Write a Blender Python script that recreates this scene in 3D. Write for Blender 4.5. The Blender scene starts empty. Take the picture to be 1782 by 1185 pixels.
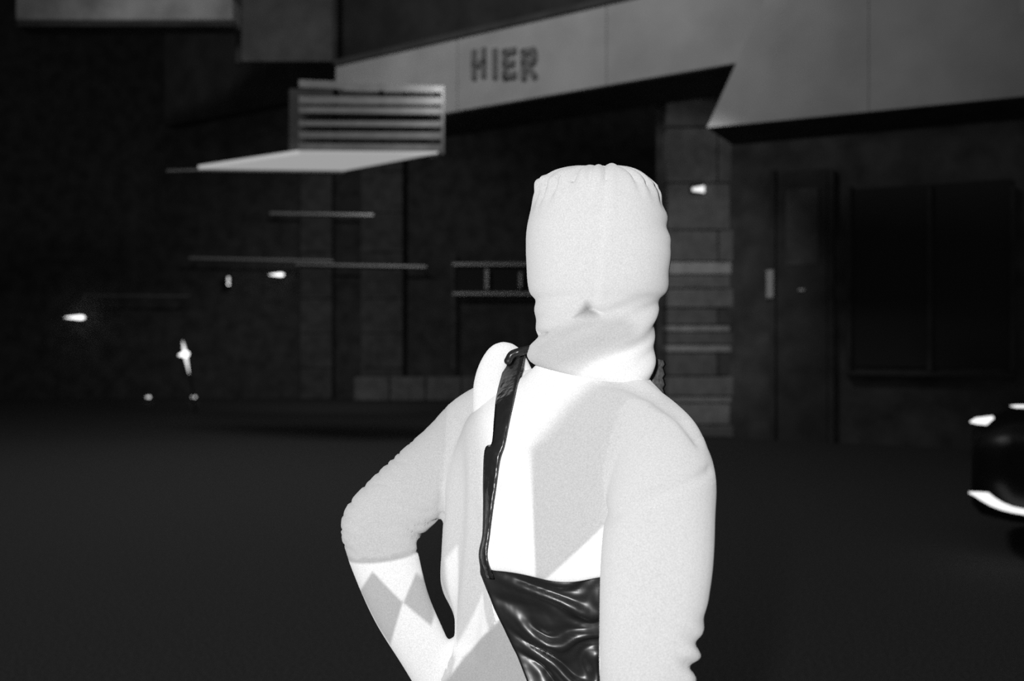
import bpy, bmesh, math, random
import numpy as np
from mathutils import Vector, Matrix
from mathutils.bvhtree import BVHTree

random.seed(7); np.random.seed(7)
scene = bpy.context.scene
COL = scene.collection

# ------------------------------------------------------------------ camera
CAM_H = 1.45
F_PX = 1732.0
cam_d = bpy.data.cameras.new('camera'); cam = bpy.data.objects.new('camera', cam_d); COL.objects.link(cam)
cam.location = (0, 0, CAM_H); cam.rotation_euler = (math.pi / 2, 0, 0)
cam_d.sensor_width = 36.0; cam_d.lens = 36.0 * F_PX / 1782.0
cam_d.clip_start = 0.05; cam_d.clip_end = 200
cam_d.dof.use_dof = True; cam_d.dof.focus_distance = 1.50; cam_d.dof.aperture_fstop = 3.5
scene.camera = cam

# ------------------------------------------------------------------ exposure, world
scene.view_settings.view_transform = 'Standard'
scene.view_settings.look = 'None'
scene.view_settings.gamma = 1.0
scene.view_settings.exposure = 0.0
scene.view_settings.use_curve_mapping = False
scene.cycles.use_denoising = False
scene.cycles.max_bounces = 5
world = bpy.data.worlds.new('night_sky'); scene.world = world
world.use_nodes = True
wb = world.node_tree.nodes['Background']
wb.inputs[0].default_value = (1, 1, 1, 1); wb.inputs[1].default_value = 0.03

# ------------------------------------------------------------------ lights
def lamp(name, kind, loc, energy, size=0.1, target=None, angle=None, blend=0.5):
    l = bpy.data.lights.new(name, kind); l.energy = energy
    if kind == 'AREA': l.size = size
    else: l.shadow_soft_size = size
    if kind == 'SPOT':
        l.spot_size = math.radians(angle or 60); l.spot_blend = blend
    o = bpy.data.objects.new(name, l); COL.objects.link(o); o.location = loc
    if target is not None:
        o.rotation_euler = (Vector(target) - Vector(loc)).to_track_quat('-Z', 'Y').to_euler()
    return o

lamp('camera_flash', 'SPOT', (-0.13, -0.02, 1.56), 106, 0.03, (0.05, 1.5, 1.30), 95, 0.3)
lamp('fascia_fill_spot', 'SPOT', (1.2, 5.5, 8.5), 185, 0.25, (1.25, 12.6, 4.9), 46, 1.0)  # added spot without a fixture, washes the lettered fascia
lamp('ledge_fill_spot', 'SPOT', (-6.2, 11.5, 8.2), 60, 0.2, (-6.3, 16.0, 6.8), 42, 1.0)  # added out of view to brighten the ledge
lamp('canopy_fill_spot', 'SPOT', (2.6, 4.5, 7.0), 84, 0.25, (2.7, 11.0, 4.6), 52, 1.0)  # added fill for the canopy board, no fixture
lamp('street_lamp_road', 'AREA', (-3.0, 10.0, 9.0), 130, 1.5, (-2.0, 11.0, 0.0))
lamp('pier_fill_spot', 'SPOT', (1.6, 9.0, 3.9), 205, 0.15, (2.75, 14.8, 2.2), 40, 0.9)  # added fill that brightens the stone pier, no fixture
lamp('shops_fill_spot', 'SPOT', (-3.5, 17.5, 5.5), 150, 0.2, (-3.3, 24, 2.2), 95, 0.8)  # added fill so the left shop trims show, no fixture

# ------------------------------------------------------------------ helpers
def at(px, py, d):
    """point at distance d in front of the camera position"""
    return Vector(((px - 891.0) / F_PX * d, d, CAM_H - (py - 592.5) / F_PX * d))

def wloc(o):
    v = Vector((0, 0, 0))
    while o is not None:
        v = v + o.location; o = o.parent
    return v

def tag(o, label, cat, group=None):
    o['label'] = label; o['category'] = cat
    if group: o['group'] = group
    return o

def struct(o):
    o['kind'] = 'structure'; return o

def empty(name, loc):
    o = bpy.data.objects.new(name, None); COL.objects.link(o); o.location = loc
    o.empty_display_size = 0.1
    return o

def mesh_obj(name, verts, faces, mat, parent=None, smooth=False, origin=None):
    """verts in world coordinates"""
    if parent is not None: off = wloc(parent)
    else: off = Vector(origin) if origin is not None else Vector((0, 0, 0))
    me = bpy.data.meshes.new(name)
    me.from_pydata([tuple(Vector(v) - off) for v in verts], [], [tuple(f) for f in faces])
    bm = bmesh.new(); bm.from_mesh(me)
    bmesh.ops.recalc_face_normals(bm, faces=bm.faces); bm.to_mesh(me); bm.free()
    if smooth: me.shade_smooth()
    me.materials.append(mat)
    o = bpy.data.objects.new(name, me); COL.objects.link(o)
    if parent is not None: o.parent = parent
    else: o.location = off
    return o

def bm_obj(name, bm, mat, parent=None, smooth=False, origin=None):
    bmesh.ops.recalc_face_normals(bm, faces=bm.faces)
    off = wloc(parent) if parent is not None else Vector(origin if origin is not None else (0, 0, 0))
    bmesh.ops.translate(bm, verts=bm.verts, vec=-off)
    me = bpy.data.meshes.new(name); bm.to_mesh(me); bm.free()
    if smooth: me.shade_smooth()
    me.materials.append(mat)
    o = bpy.data.objects.new(name, me); COL.objects.link(o)
    if parent is not None: o.parent = parent
    else: o.location = off
    return o

def bm_box(bm, c, ax, ay, az, bevel=0.0):
    """box with centre c and half-axis vectors"""
    c, ax, ay, az = map(Vector, (c, ax, ay, az))
    vs = [bm.verts.new(c + sx * ax + sy * ay + sz * az) for sx in (-1, 1) for sy in (-1, 1) for sz in (-1, 1)]
    fs = []
    for f in ((0, 1, 3, 2), (4, 6, 7, 5), (0, 4, 5, 1), (2, 3, 7, 6), (0, 2, 6, 4), (1, 5, 7, 3)):
        fs.append(bm.faces.new([vs[i] for i in f]))
    if bevel > 0:
        es = list({e for f in fs for e in f.edges})
        bmesh.ops.bevel(bm, geom=es, offset=bevel, segments=1, affect='EDGES')

def box(name, c, ax, ay, az, mat, parent=None, bevel=0.0, origin=None):
    bm = bmesh.new(); bm_box(bm, c, ax, ay, az, bevel)
    return bm_obj(name, bm, mat, parent, origin=origin)

def prism(name, pts, vec, mat, parent=None, origin=None, smooth=False):
    """extrude polygon pts (world) by vec"""
    n = len(pts); vec = Vector(vec)
    v = [Vector(p) for p in pts] + [Vector(p) + vec for p in pts]
    f = [list(range(n)), list(range(2 * n - 1, n - 1, -1))] + [[i, (i + 1) % n, (i + 1) % n + n, i + n] for i in range(n)]
    return mesh_obj(name, v, f, mat, parent, origin=origin, smooth=smooth)

def cr(P, n):
    """Catmull-Rom resample of rows of P, n samples"""
    P = np.asarray(P, float); m = len(P)
    Q = np.vstack([2 * P[0] - P[1], P, 2 * P[-1] - P[-2]])
    out = []
    for t in np.linspace(0, m - 1, n):
        i = min(int(t), m - 2); u = t - i
        p0, p1, p2, p3 = Q[i], Q[i + 1], Q[i + 2], Q[i + 3]
        out.append(0.5 * ((2 * p1) + (-p0 + p2) * u + (2 * p0 - 5 * p1 + 4 * p2 - p3) * u * u + (-p0 + 3 * p1 - 3 * p2 + p3) * u ** 3))
    return np.array(out)

def tube_geo(pts, radii, n=40, seg=24, flat=1.0):
    """closed capsule-like tube; returns verts, faces"""
    P = cr(np.hstack([np.array([tuple(p) for p in pts], float), np.array(radii, float)[:, None]]), n)
    C, R = P[:, :3], np.maximum(P[:, 3], 1e-4)
    T = np.gradient(C, axis=0); T /= np.linalg.norm(T, axis=1)[:, None]
    rows = []
    caps = 6
    ref = np.array([0, 1.0, 0]) if abs(T[0][1]) < 0.9 else np.array([1.0, 0, 0])
    N = np.cross(T[0], ref); N /= np.linalg.norm(N)
    frames = []
    for k in range(len(C)):
        N = N - T[k] * np.dot(N, T[k]); N /= np.linalg.norm(N)
        frames.append((N.copy(), np.cross(T[k], N)))
    def ring(c, fr, r):
        a = np.linspace(0, 2 * np.pi, seg, endpoint=False)
        return c + r * (np.cos(a)[:, None] * fr[0] + flat * np.sin(a)[:, None] * fr[1])
    for k in range(caps, 0, -1):
        a = k / (caps + 1) * np.pi / 2
        rows.append(ring(C[0] - T[0] * R[0] * math.sin(a), frames[0], R[0] * math.cos(a)))
    for k in range(len(C)): rows.append(ring(C[k], frames[k], R[k]))
    for k in range(1, caps + 1):
        a = k / (caps + 1) * np.pi / 2
        rows.append(ring(C[-1] + T[-1] * R[-1] * math.sin(a), frames[-1], R[-1] * math.cos(a)))
    V = np.vstack(rows); F = []
    for i in range(len(rows) - 1):
        for j in range(seg):
            F.append((i * seg + j, i * seg + (j + 1) % seg, (i + 1) * seg + (j + 1) % seg, (i + 1) * seg + j))
    F.append(tuple(range(seg - 1, -1, -1))); F.append(tuple(range((len(rows) - 1) * seg, len(rows) * seg)))
    return [Vector(v) for v in V], F

def tube(name, pts, radii, mat, parent=None, n=40, seg=16, origin=None, flat=1.0):
    v, f = tube_geo(pts, radii, n, seg, flat)
    return mesh_obj(name, v, f, mat, parent, smooth=True, origin=origin)

# ------------------------------------------------------------------ materials
def new_mat(name):
    m = bpy.data.materials.new(name); m.use_nodes = True
    nt = m.node_tree; b = nt.nodes['Principled BSDF']
    return m, nt, b

def grey(name, v, rough=0.7, metal=0.0, var=0.0, scale=8.0, bump=0.0, spec=0.3, detail=4.0, stretch=None):
    m, nt, b = new_mat(name)
    b.inputs['Base Color'].default_value = (v, v, v, 1)
    b.inputs['Roughness'].default_value = rough; b.inputs['Metallic'].default_value = metal
    b.inputs['Specular IOR Level'].default_value = spec
    if var > 0 or bump > 0:
        tc = nt.nodes.new('ShaderNodeTexCoord'); no = nt.nodes.new('ShaderNodeTexNoise')
        no.inputs['Scale'].default_value = scale; no.inputs['Detail'].default_value = detail
        src = tc.outputs['Object']
        if stretch:
            mp = nt.nodes.new('ShaderNodeMapping'); mp.inputs['Scale'].default_value = stretch
            nt.links.new(src, mp.inputs['Vector']); src = mp.outputs['Vector']
        nt.links.new(src, no.inputs['Vector'])
        if var > 0:
            mr = nt.nodes.new('ShaderNodeMapRange')
            mr.inputs['From Min'].default_value = 0.3; mr.inputs['From Max'].default_value = 0.7
            mr.inputs['To Min'].default_value = v * (1 - var); mr.inputs['To Max'].default_value = v * (1 + var)
            nt.links.new(no.outputs['Fac'], mr.inputs['Value'])
            nt.links.new(mr.outputs['Result'], b.inputs['Base Color'])
        if bump > 0:
            bp = nt.nodes.new('ShaderNodeBump'); bp.inputs['Strength'].default_value = bump
            bp.inputs['Distance'].default_value = 0.02
            nt.links.new(no.outputs['Fac'], bp.inputs['Height']); nt.links.new(bp.outputs['Normal'], b.inputs['Normal'])
    return m

def glow(name, s):
    m, nt, b = new_mat(name)
    b.inputs['Base Color'].default_value = (0.8, 0.8, 0.8, 1)
    b.inputs['Emission Color'].default_value = (1, 1, 1, 1); b.inputs['Emission Strength'].default_value = s
    return m

M_ASPHALT = grey('asphalt', 0.075, 0.8, var=0.5, scale=60, bump=0.5, detail=8)
M_WALL = grey('dark_render_wall', 0.09, 0.9, var=0.35, scale=3, bump=0.2)
M_WALL2 = grey('dark_shopfront', 0.07, 0.8, var=0.3, scale=3)
M_UPPER = grey('upper_wall', 0.07, 0.9, var=0.3, scale=2)
M_FASCIA = grey('painted_fascia', 0.55, 0.7, var=0.12, scale=1.6, spec=0.1)
M_LETTER = grey('letter_paint', 0.24, 0.7, spec=0.1)
M_STONE = [grey('pier_stone_%d' % i, v, 0.85, var=0.2, scale=6, bump=0.2) for i, v in enumerate((0.10, 0.16, 0.24, 0.38, 0.55))]
M_PIER_DIM = grey('dim_pier_render', 0.12, 0.9, var=0.3, scale=4)
M_TRIM = grey('aluminium_trim', 0.8, 0.35, 0.3)
M_LOUVRE = grey('pale_louvre_metal', 0.28, 0.5, 0.0, var=0.15, scale=5)
M_DARKMETAL = grey('dark_metal', 0.03, 0.5, 0.2)
M_GLASS = grey('dark_window_glass', 0.05, 0.6, 0.0, spec=0.1)
M_KERB = grey('pale_kerb_stone', 0.22, 0.9, var=0.25, scale=4)
M_LAMP = glow('lamp_lens', 2.0)
M_CAR_GLINT = glow('car_glint_glow', 1.15)  # glow that imitates flash reflected from the car front
M_LAMP_SOFT = glow('lamp_lens_soft', 1.0)
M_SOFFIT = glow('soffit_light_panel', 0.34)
M_CAR = grey('black_car_paint', 0.008, 0.35, 0.0, spec=0.2)
M_TYRE = grey('tyre_rubber', 0.01, 0.9)
M_RIM = grey('dull_rim', 0.05, 0.5, 0.5)
M_SKIN = grey('skin', 0.55, 0.6, var=0.05, scale=30)
M_EYE = grey('eye_dark', 0.03, 0.2)
M_SHOE = grey('shoe_leather', 0.04, 0.4)

def suit_mat():
    """cloth: tone of the dyed panels mixed with white by the field 'dye'"""
    m, nt, b = new_mat('harlequin_suit_cloth')
    a = nt.nodes.new('ShaderNodeAttribute'); a.attribute_name = 'dye'
    t = nt.nodes.new('ShaderNodeAttribute'); t.attribute_name = 'tone'
    mr = nt.nodes.new('ShaderNodeMapRange'); mr.interpolation_type = 'SMOOTHSTEP'
    mr.inputs['From Min'].default_value = -0.003; mr.inputs['From Max'].default_value = 0.003
    nt.links.new(a.outputs['Fac'], mr.inputs['Value'])
    mx = nt.nodes.new('ShaderNodeMix'); mx.data_type = 'FLOAT'
    nt.links.new(mr.outputs['Result'], mx.inputs['Factor'])
    nt.links.new(t.outputs['Fac'], mx.inputs['A'])
    mx.inputs['B'].default_value = 0.90
    tc = nt.nodes.new('ShaderNodeTexCoord'); no = nt.nodes.new('ShaderNodeTexNoise')
    no.inputs['Scale'].default_value = 520; no.inputs['Detail'].default_value = 2
    nt.links.new(tc.outputs['Object'], no.inputs['Vector'])
    m2 = nt.nodes.new('ShaderNodeMapRange')
    m2.inputs['From Min'].default_value = 0.25; m2.inputs['From Max'].default_value = 0.75
    m2.inputs['To Min'].default_value = 0.86; m2.inputs['To Max'].default_value = 1.08
    nt.links.new(no.outputs['Fac'], m2.inputs['Value'])
    mu = nt.nodes.new('ShaderNodeMath'); mu.operation = 'MULTIPLY'
    nt.links.new(mx.outputs['Result'], mu.inputs[0]); nt.links.new(m2.outputs['Result'], mu.inputs[1])
    nt.links.new(mu.outputs[0], b.inputs['Base Color'])
    b.inputs['Roughness'].default_value = 0.9; b.inputs['Specular IOR Level'].default_value = 0.1; b.inputs['Diffuse Roughness'].default_value = 0.65
    return m
M_SUIT = suit_mat()
M_VINYL = grey('black_glossy_vinyl', 0.018, 0.38, 0.0, spec=0.8, bump=0.3, scale=22, detail=2)
M_STRAP = grey('black_strap_patent', 0.02, 0.3, 0.0, spec=0.6, bump=0.3, scale=40, detail=2)

# ------------------------------------------------------------------ ground and buildings
g = box('asphalt_ground', (0, 20, -0.05), (40, 0, 0), (0, 30, 0), (0, 0, 0.05), M_ASPHALT); struct(g)

UP = Vector((0, 0, 1))
# left building wall, 25 m off
LW = 25.0
w = box('wall_left', (-12.0, LW + 0.2, 8.0), (20.0, 0, 0), (0, 0.2, 0), (0, 0, 8.0), M_WALL); struct(w)

# right building behind the canopy
r0 = at(1140, 760, 15.3); r1 = at(1900, 760, 12.6)
rd = (r1 - r0); rd.z = 0; rl = rd.length; rd.normalize()
rn = Vector((rd.y, -rd.x, 0))            # towards the street
if rn.y > 0: rn = -rn
rc = (r0 + r1) / 2; rc.z = 4.5
w = box('wall_right', rc - rn * 0.25 + rd * 7.0, rd * (rl / 2 + 7.0), rn * 0.2, UP * 4.5, M_WALL); struct(w)
# shop door and shop window in the right wall
def on_right(px, py, off=0.0):
    """point on the right wall seen along a pixel direction"""
    dirv = at(px, py, 1.0) - Vector((0, 0, CAM_H)); o = Vector((0, 0, CAM_H))
    p0 = r0 + rn * (off - 0.05)
    t = (p0 - o).dot(rn) / dirv.dot(rn)
    return o + dirv * t
dr = struct(empty('door_1', on_right(1395, 700)))
def rbox(name, pxa, pya, pxb, pyb, thick, mat, parent, off=0.0):
    a = on_right(pxa, pya, off); b = on_right(pxb, pyb, off)
    hw = (Vector((b.x, b.y, 0)) - Vector((a.x, a.y, 0))).length / 2
    c = (a + b) / 2
    return box(name, c, rd * hw, rn * (thick / 2), UP * (abs(a.z - b.z) / 2), mat, parent)
rbox('door_panel', 1352, 300, 1440, 790, 0.05, M_WALL2, dr, 0.03)
rbox('door_glass', 1368, 330, 1424, 460, 0.02, M_PIER_DIM, dr, 0.07)
rbox('door_frame', 1340, 296, 1350, 790, 0.10, M_WALL2, dr, 0.05)
rbox('door_frame', 1442, 296, 1452, 790, 0.10, M_WALL2, dr, 0.05)
rbox('push_plate', 1334, 470, 1346, 518, 0.03, grey('brushed_plate', 0.6, 0.5), dr, 0.16)
rbox('hinge', 1390, 503, 1400, 506, 0.03, M_TRIM, dr, 0.10)
wn = struct(empty('window_1', on_right(1600, 640)))
rbox('pane', 1480, 330, 1760, 640, 0.03, M_GLASS, wn, 0.03)
for a, b in ((1474, 1482), (1614, 1622), (1758, 1766)):
    rbox('window_frame', a, 324, b, 646, 0.08, M_WALL2, wn, 0.05)
rbox('window_sill', 1470, 646, 1770, 656, 0.16, M_WALL2, wn, 0.08)

# ------------------------------------------------------------------ stone pier between the shops
PD = 14.8
pr = struct(empty('wall_pier', at(1245, 766, PD)))
ys = [132, 222, 318, 400, 455, 478, 502, 536, 566, 578, 600, 614, 655, 690, 702, 740, 768]
tones = [1, 2, 2, 2, 4, 2, 2, 1, 3, 1, 3, 1, 2, 3, 3, 2]
for i in range(len(ys) - 1):
    za = at(0, ys[i], PD).z; zb = max(0.0, at(0, ys[i + 1], PD).z)
    jog = 0.012 * ((i * 7) % 3 - 1)
    xs = [at(1160, 0, PD).x, at(1250 if i % 2 else 1282, 0, PD).x, at(1330, 0, PD).x]
    if za - zb < 0.25: xs = [xs[0], xs[2]]
    for k in range(len(xs) - 1):
        gap = 0.008
        tn = tones[i] if k == 0 else max(0, tones[i] - (1 if i > 3 else 0))
        box('stone_block', ((xs[k] + xs[k + 1]) / 2, PD + 0.2 + jog, (za + zb) / 2),
            ((xs[k + 1] - xs[k]) / 2 - gap, 0, 0), (0, 0.2, 0), (0, 0, (za - zb) / 2 - gap), M_STONE[tn], pr, bevel=0.012)
box('pier_core', ((at(1160, 0, PD).x + at(1330, 0, PD).x) / 2, PD + 0.27, at(0, 132, PD).z / 2),
    (0.70, 0, 0), (0, 0.2, 0), (0, 0, at(0, 132, PD).z / 2 - 0.01), M_WALL2, pr)
# wall lamp on the pier
wl = empty('wall_lamp', at(1216, 329, PD - 0.08)); tag(wl, 'small bright rectangular wall lamp on the stone pier right of the hood', 'lamp')
box('lamp_body', at(1212, 329, PD - 0.03), (0.10, 0, 0), (0, 0.035, 0), (0, 0, 0.06), M_DARKMETAL, wl, 0.008)
prism('lamp_lens', [at(1205, 327, PD - 0.08), at(1226, 323, PD - 0.08), at(1226, 335, PD - 0.08), at(1205, 332, PD - 0.08)], (0, 0.03, 0), M_LAMP_SOFT, wl)

# ------------------------------------------------------------------ upper fascia with the lettering
fa = at(770, 200, 14.1); fb = at(1160, 132, 12.05)
fd = Vector((fb.x - fa.x, fb.y - fa.y, 0)); fd.normalize()
fn = Vector((fd.y, -fd.x, 0))
if fn.y > 0: fn = -fn
FZ0 = (fa.z + fb.z) / 2; FZ1 = FZ0 + 1.02
f_left = Vector((fa.x, fa.y, 0)) - fd * 2.1
f_len = 9.6
fr = struct(empty('trim_1', f_left + UP * FZ0))
NP = 4
for k in range(NP):
    s0 = f_len * k / NP; s1 = f_len * (k + 1) / NP
    box('fascia_panel', f_left + fd * ((s0 + s1) / 2) + UP * ((FZ0 + FZ1) / 2), fd * ((s1 - s0) / 2 - 0.004), fn * 0.04,
        UP * ((FZ1 - FZ0) / 2), M_FASCIA, fr, 0.006)
box('top_rail', f_left + fd * (f_len / 2) + UP * (FZ1 + 0.04), fd * (f_len / 2), fn * 0.07, UP * 0.04, M_UPPER, fr)
box('soffit', f_left + fd * (f_len / 2) - fn * 0.65 + UP * (FZ0 + 0.03), fd * (f_len / 2), fn * 0.6, UP * 0.03, M_WALL2, fr)
# the letters H I E R, each of bars with thickness
def on_fascia(px, py, off=0.06):
    o = Vector((0, 0, CAM_H)); dirv = at(px, py, 1.0) - o
    p0 = f_left + fn * off
    return o + dirv * ((p0 - o).dot(fn) / dirv.dot(fn))
def letter(ch, px, w, h, yc):
    c = on_fascia(px, yc)
    T = 0.075
    root = bmesh.new()
    def bar(x0, z0, x1, z1):
        bm_box(root, c + fd * ((x0 + x1) / 2) + UP * ((z0 + z1) / 2), fd * (abs(x1 - x0) / 2), fn * 0.02, UP * (abs(z1 - z0) / 2))
    if ch == 'H':
        bar(-w, -h, -w + T, h); bar(w - T, -h, w, h); bar(-w, -T / 2, w, T / 2)
    elif ch == 'I': bar(-T / 2, -h, T / 2, h)
    elif ch == 'E':
        bar(-w, -h, -w + T, h); bar(-w, h - T, w, h); bar(-w, -T / 2, w * 0.8, T / 2); bar(-w, -h, w, -h + T)
    elif ch == 'R':
        bar(-w, -h, -w + T, h); bar(-w, h - T, w * 0.8, h); bar(-w, -0.02, w * 0.8, T - 0.02); bar(w - T, 0.02, w, h - 0.04)
        d = (fd * (w * 1.3) - UP * h); L = d.length / 2; d.normalize(); p = d.cross(fn)
        bm_box(root, c + fd * (w * 0.25) - UP * (h * 0.5), d * L, fn * 0.02, p * (T / 2))
    o = bm_obj('letter', root, M_LETTER, fr); o['label'] = 'dark painted capital letter ' + ch
for ch, px, w_ in (('H', 833, 0.12), ('I', 861, 0.04), ('E', 886, 0.11), ('R', 920, 0.12)):
    letter(ch, px, w_, 0.20, 110)

# dark upper storey above and behind the fascia
up_c = f_left + fd * 4.0 - fn * 1.3
ust = box('wall_upper', up_c + UP * 6.9, fd * 10.0, fn * 0.15, UP * 1.2, M_UPPER); struct(ust)
# big upper window bay, faintly lit cornice
wn2 = struct(empty('window_2', at(490, 60, 16.5)))
def flat_px(name, x0, y0, x1, y1, d, th, mat, parent, bevel=0.0):
    a = at(x0, y0, d); b = at(x1, y1, d)
    return box(name, ((a.x + b.x) / 2, d, (a.z + b.z) / 2), (abs(b.x - a.x) / 2, 0, 0), (0, th / 2, 0), (0, 0, abs(a.z - b.z) / 2), mat, parent, bevel)
flat_px('shutter', 420, -40, 580, 108, 16.5, 0.10, grey('upper_shutter', 0.16, 0.8, var=0.2, scale=3), wn2)
for a, b in ((412, 420), (580, 588)): flat_px('window_frame', a, -40, b, 112, 16.45, 0.14, M_WALL2, wn2)
co = empty('cornice', at(230, 25, 16.0)); tag(co, 'pale lit ledge high on the dark left building', 'ledge')
flat_px('ledge_slab', 40, 4, 412, 44, 16.0, 0.5, grey('pale_ledge', 0.42, 0.8, var=0.5, scale=1.2), co, 0.02)
flat_px('ledge_soffit', 40, 45, 412, 52, 16.0, 0.4, M_WALL2, co)

# ------------------------------------------------------------------ lower canopy board on the right, nearer
ca = at(1230, 222, 11.2); cb = at(1782, 167, 9.75)
cd = Vector((cb.x - ca.x, cb.y - ca.y, 0)); cd.normalize()
cn = Vector((cd.y, -cd.x, 0))
if cn.y > 0: cn = -cn
CZ0 = (ca.z + cb.z) / 2
cl = struct(empty('trim_2', (ca.x, ca.y, CZ0)))
base = Vector((ca.x, ca.y, 0))
L1, HB = 5.2, 1.75
nb = 3
for k in range(nb):
    s0 = L1 * k / nb; s1 = L1 * (k + 1) / nb - 0.006
    pts = [base + cd * s0 + UP * CZ0, base + cd * s1 + UP * CZ0, base + cd * s1 + UP * (CZ0 + HB), base + cd * (s0 + (0.85 if k == 0 else 0)) + UP * (CZ0 + HB)]
    prism('canopy_panel', pts, -cn * 0.06, M_FASCIA, cl)
box('canopy_soffit', base + cd * (L1 / 2) - cn * 0.6 + UP * (CZ0 + 0.03), cd * (L1 / 2), cn * 0.53, UP * 0.03, M_WALL2, cl)

# ------------------------------------------------------------------ louvred light box under the fascia
LD = 12.6
lb = empty('louvred_light_box', at(645, 270, LD)); tag(lb, 'pale louvred box with lit underside hanging below the lettered fascia', 'light box')
def lpt(px, py, back=0.0):
    p = at(px, py, LD); return p + Vector((-0.55, 1.0, 0)) * back
for px in (600, 720):
    q0 = lpt(px, 146, 0.3); q1 = on_fascia(px - 6, 150, 0.0)
    tube('hanger', [q0, q1], [0.025, 0.025], M_DARKMETAL, lb, n=4, seg=8)
slats = [(140, 152, 150, 161), (168, 180, 170, 182), (186, 196, 188, 199), (211, 219, 212, 221), (230, 240, 231, 242), (250, 262, 252, 264)]
for (l0, l1, q0, q1) in slats:
    pts = [lpt(520, l0), lpt(768, q0), lpt(768, q1), lpt(520, l1)]
    prism('louvre_slat', pts, (-0.03, 0.16, 0.05), M_LOUVRE, lb)
prism('box_back', [lpt(520, 142, 0.35), lpt(770, 150, 0.35), lpt(768, 266, 0.35), lpt(520, 262, 0.35)], (-0.02, 0.04, 0), M_WALL2, lb)
prism('end_plate', [lpt(769, 149), lpt(773, 149), lpt(773, 268), lpt(769, 268)], (-0.19, 0.35, 0), M_LOUVRE, lb)
for px in (590, 672): prism('mullion', [lpt(px, 144, .17), lpt(px + 5, 144, .17), lpt(px + 5, 266, .17), lpt(px, 266, .17)], (-0.02, 0.04, 0), M_DARKMETAL, lb)
# lit underside, runs back along the building
z_s = lpt(640, 267).z
def so(px, py):
    d = F_PX * (z_s - CAM_H) / (592.5 - py)
    p = at(px, py, d); p.z = z_s; return p
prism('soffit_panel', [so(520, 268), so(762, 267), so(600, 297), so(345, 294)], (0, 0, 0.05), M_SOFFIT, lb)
prism('soffit_lip', [so(345, 297), so(600, 300.5), so(560, 303), so(290, 299)], (0, 0, 0.03), M_LOUVRE, lb)
lamp('louvre_lamp', 'SPOT', tuple(lpt(790, 150) + Vector((0.1, -0.45, 0.12))), 26, 0.05, tuple(lpt(690, 175)), 120, 0.9)

# ------------------------------------------------------------------ left shop fronts: piers, rails, kerb, windows
SD = 24.6
for i, (a, b, lab) in enumerate(((525, 580, 'door'), (630, 702, 'x'))):
    p = struct(empty('wall_column_%s' % ('near' if i else 'far'), at((a + b) / 2, 640, SD)))
    ysb = [204, 300, 372, 440, 520, 580, 640, 694.3]
    for k in range(len(ysb) - 1):
        flat_px('column_block', a, ysb[k] + 0.5, b, ysb[k + 1] - 0.5, SD, 0.35, M_PIER_DIM, p, 0.01)
def rail(name, x0, y0, x1, y1, th, label, d=SD - 0.3, mat=None):
    a, b = at(x0, y0, d), at(x1, y1, d); u = (b - a); L = u.length; u.normalize()
    v = Vector((0, 1, 0)).cross(u)
    o = empty(name, (a + b) / 2)
    box('rail_bar', (a + b) / 2, u * (L / 2), (0, 0.03, 0), v * (th / F_PX * d / 2), mat or M_TRIM, o)
    for s in (0.04, 0.96):
        box('bracket', a.lerp(b, s) + Vector((0, 0.18, 0)), u * 0.02, (0, 0.16, 0), v * 0.02, M_DARKMETAL, o)
    tag(o, label, 'rail'); return o
rail('wall_rail', 330, 449, 580, 454, 3, 'thin pale rail on the dark wall behind the two left columns, upper run')
rail('wall_rail', 515, 459.5, 742, 464, 3, 'thin pale rail crossing both dark columns just below the upper run')
rail('wall_rail', 145, 514, 330, 515, 2.4, 'faint lowest rail at far left above the glinting post', mat=M_LOUVRE)
rail('wall_rail', 470, 371, 650, 374, 3.5, 'short high rail beneath the lit underside of the louvred box')
# shop window beside the hood
wn3 = struct(empty('window_3', at(860, 511, SD)))
flat_px('pane', 792, 462, 935, 509, SD + 0.1, 0.04, M_GLASS, wn3)
flat_px('window_frame', 788, 458, 940, 462, SD - 0.05, 0.12, M_TRIM, wn3)
flat_px('window_frame', 788, 509, 940, 513, SD - 0.05, 0.12, M_TRIM, wn3)
flat_px('window_frame', 786, 440, 791, 640, SD, 0.10, M_PIER_DIM, wn3)
for x0, x1, y0, y1 in ((844, 850, 468, 504), (903, 908, 474, 500)):
    flat_px('handle', x0, y0, x1, y1, SD - 0.12, 0.06, M_TRIM, wn3, 0.01)
kb = empty('kerb_wall', at(720, 694, 24.0)); tag(kb, 'low pale kerb wall at the foot of the dark shops, left of the shoulder', 'kerb')
for k in range(4):
    x0 = 618 + k * 62
    flat_px('kerb_block', x0 + 1, 656, x0 + 61, 696.5, 24.0, 0.5, M_KERB, kb, 0.02)

# ------------------------------------------------------------------ small lamps in the dark street on the left
def drop_lamp(px0, px1, py, h, d, label):
    """wall lamp with a tapering, pointed lens"""
    o = empty('wall_lamp', at((px0 + px1) / 2, py, d)); tag(o, label, 'lamp')
    s = d / F_PX
    n = 9; pts = []; rad = []
    for k in range(n):
        t = k / (n - 1)
        pts.append(at(px0 + (px1 - px0) * t, py, d)); rad.append(max(0.05, t ** 0.8 if t < 0.88 else 0.9 - (t - 0.88) * 2) * h / 2 * s)
    tube('lamp_lens', pts, rad, M_LAMP, o, n=20, seg=10)
    tube('lamp_arm', [at(px1 - 3, py, d + 0.02), at(px1 - 3, py, LW + 0.02)], [0.02, 0.02], M_DARKMETAL, o, n=4, seg=8)
    return o
drop_lamp(112, 145, 552.5, 8, 24.6, 'bright tapered wall lamp at far left, lowest of the tapered lamps')
drop_lamp(468, 492, 478, 6.5, 24.6, 'bright tapered wall lamp under the thin rail, left of the dark columns')
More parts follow.
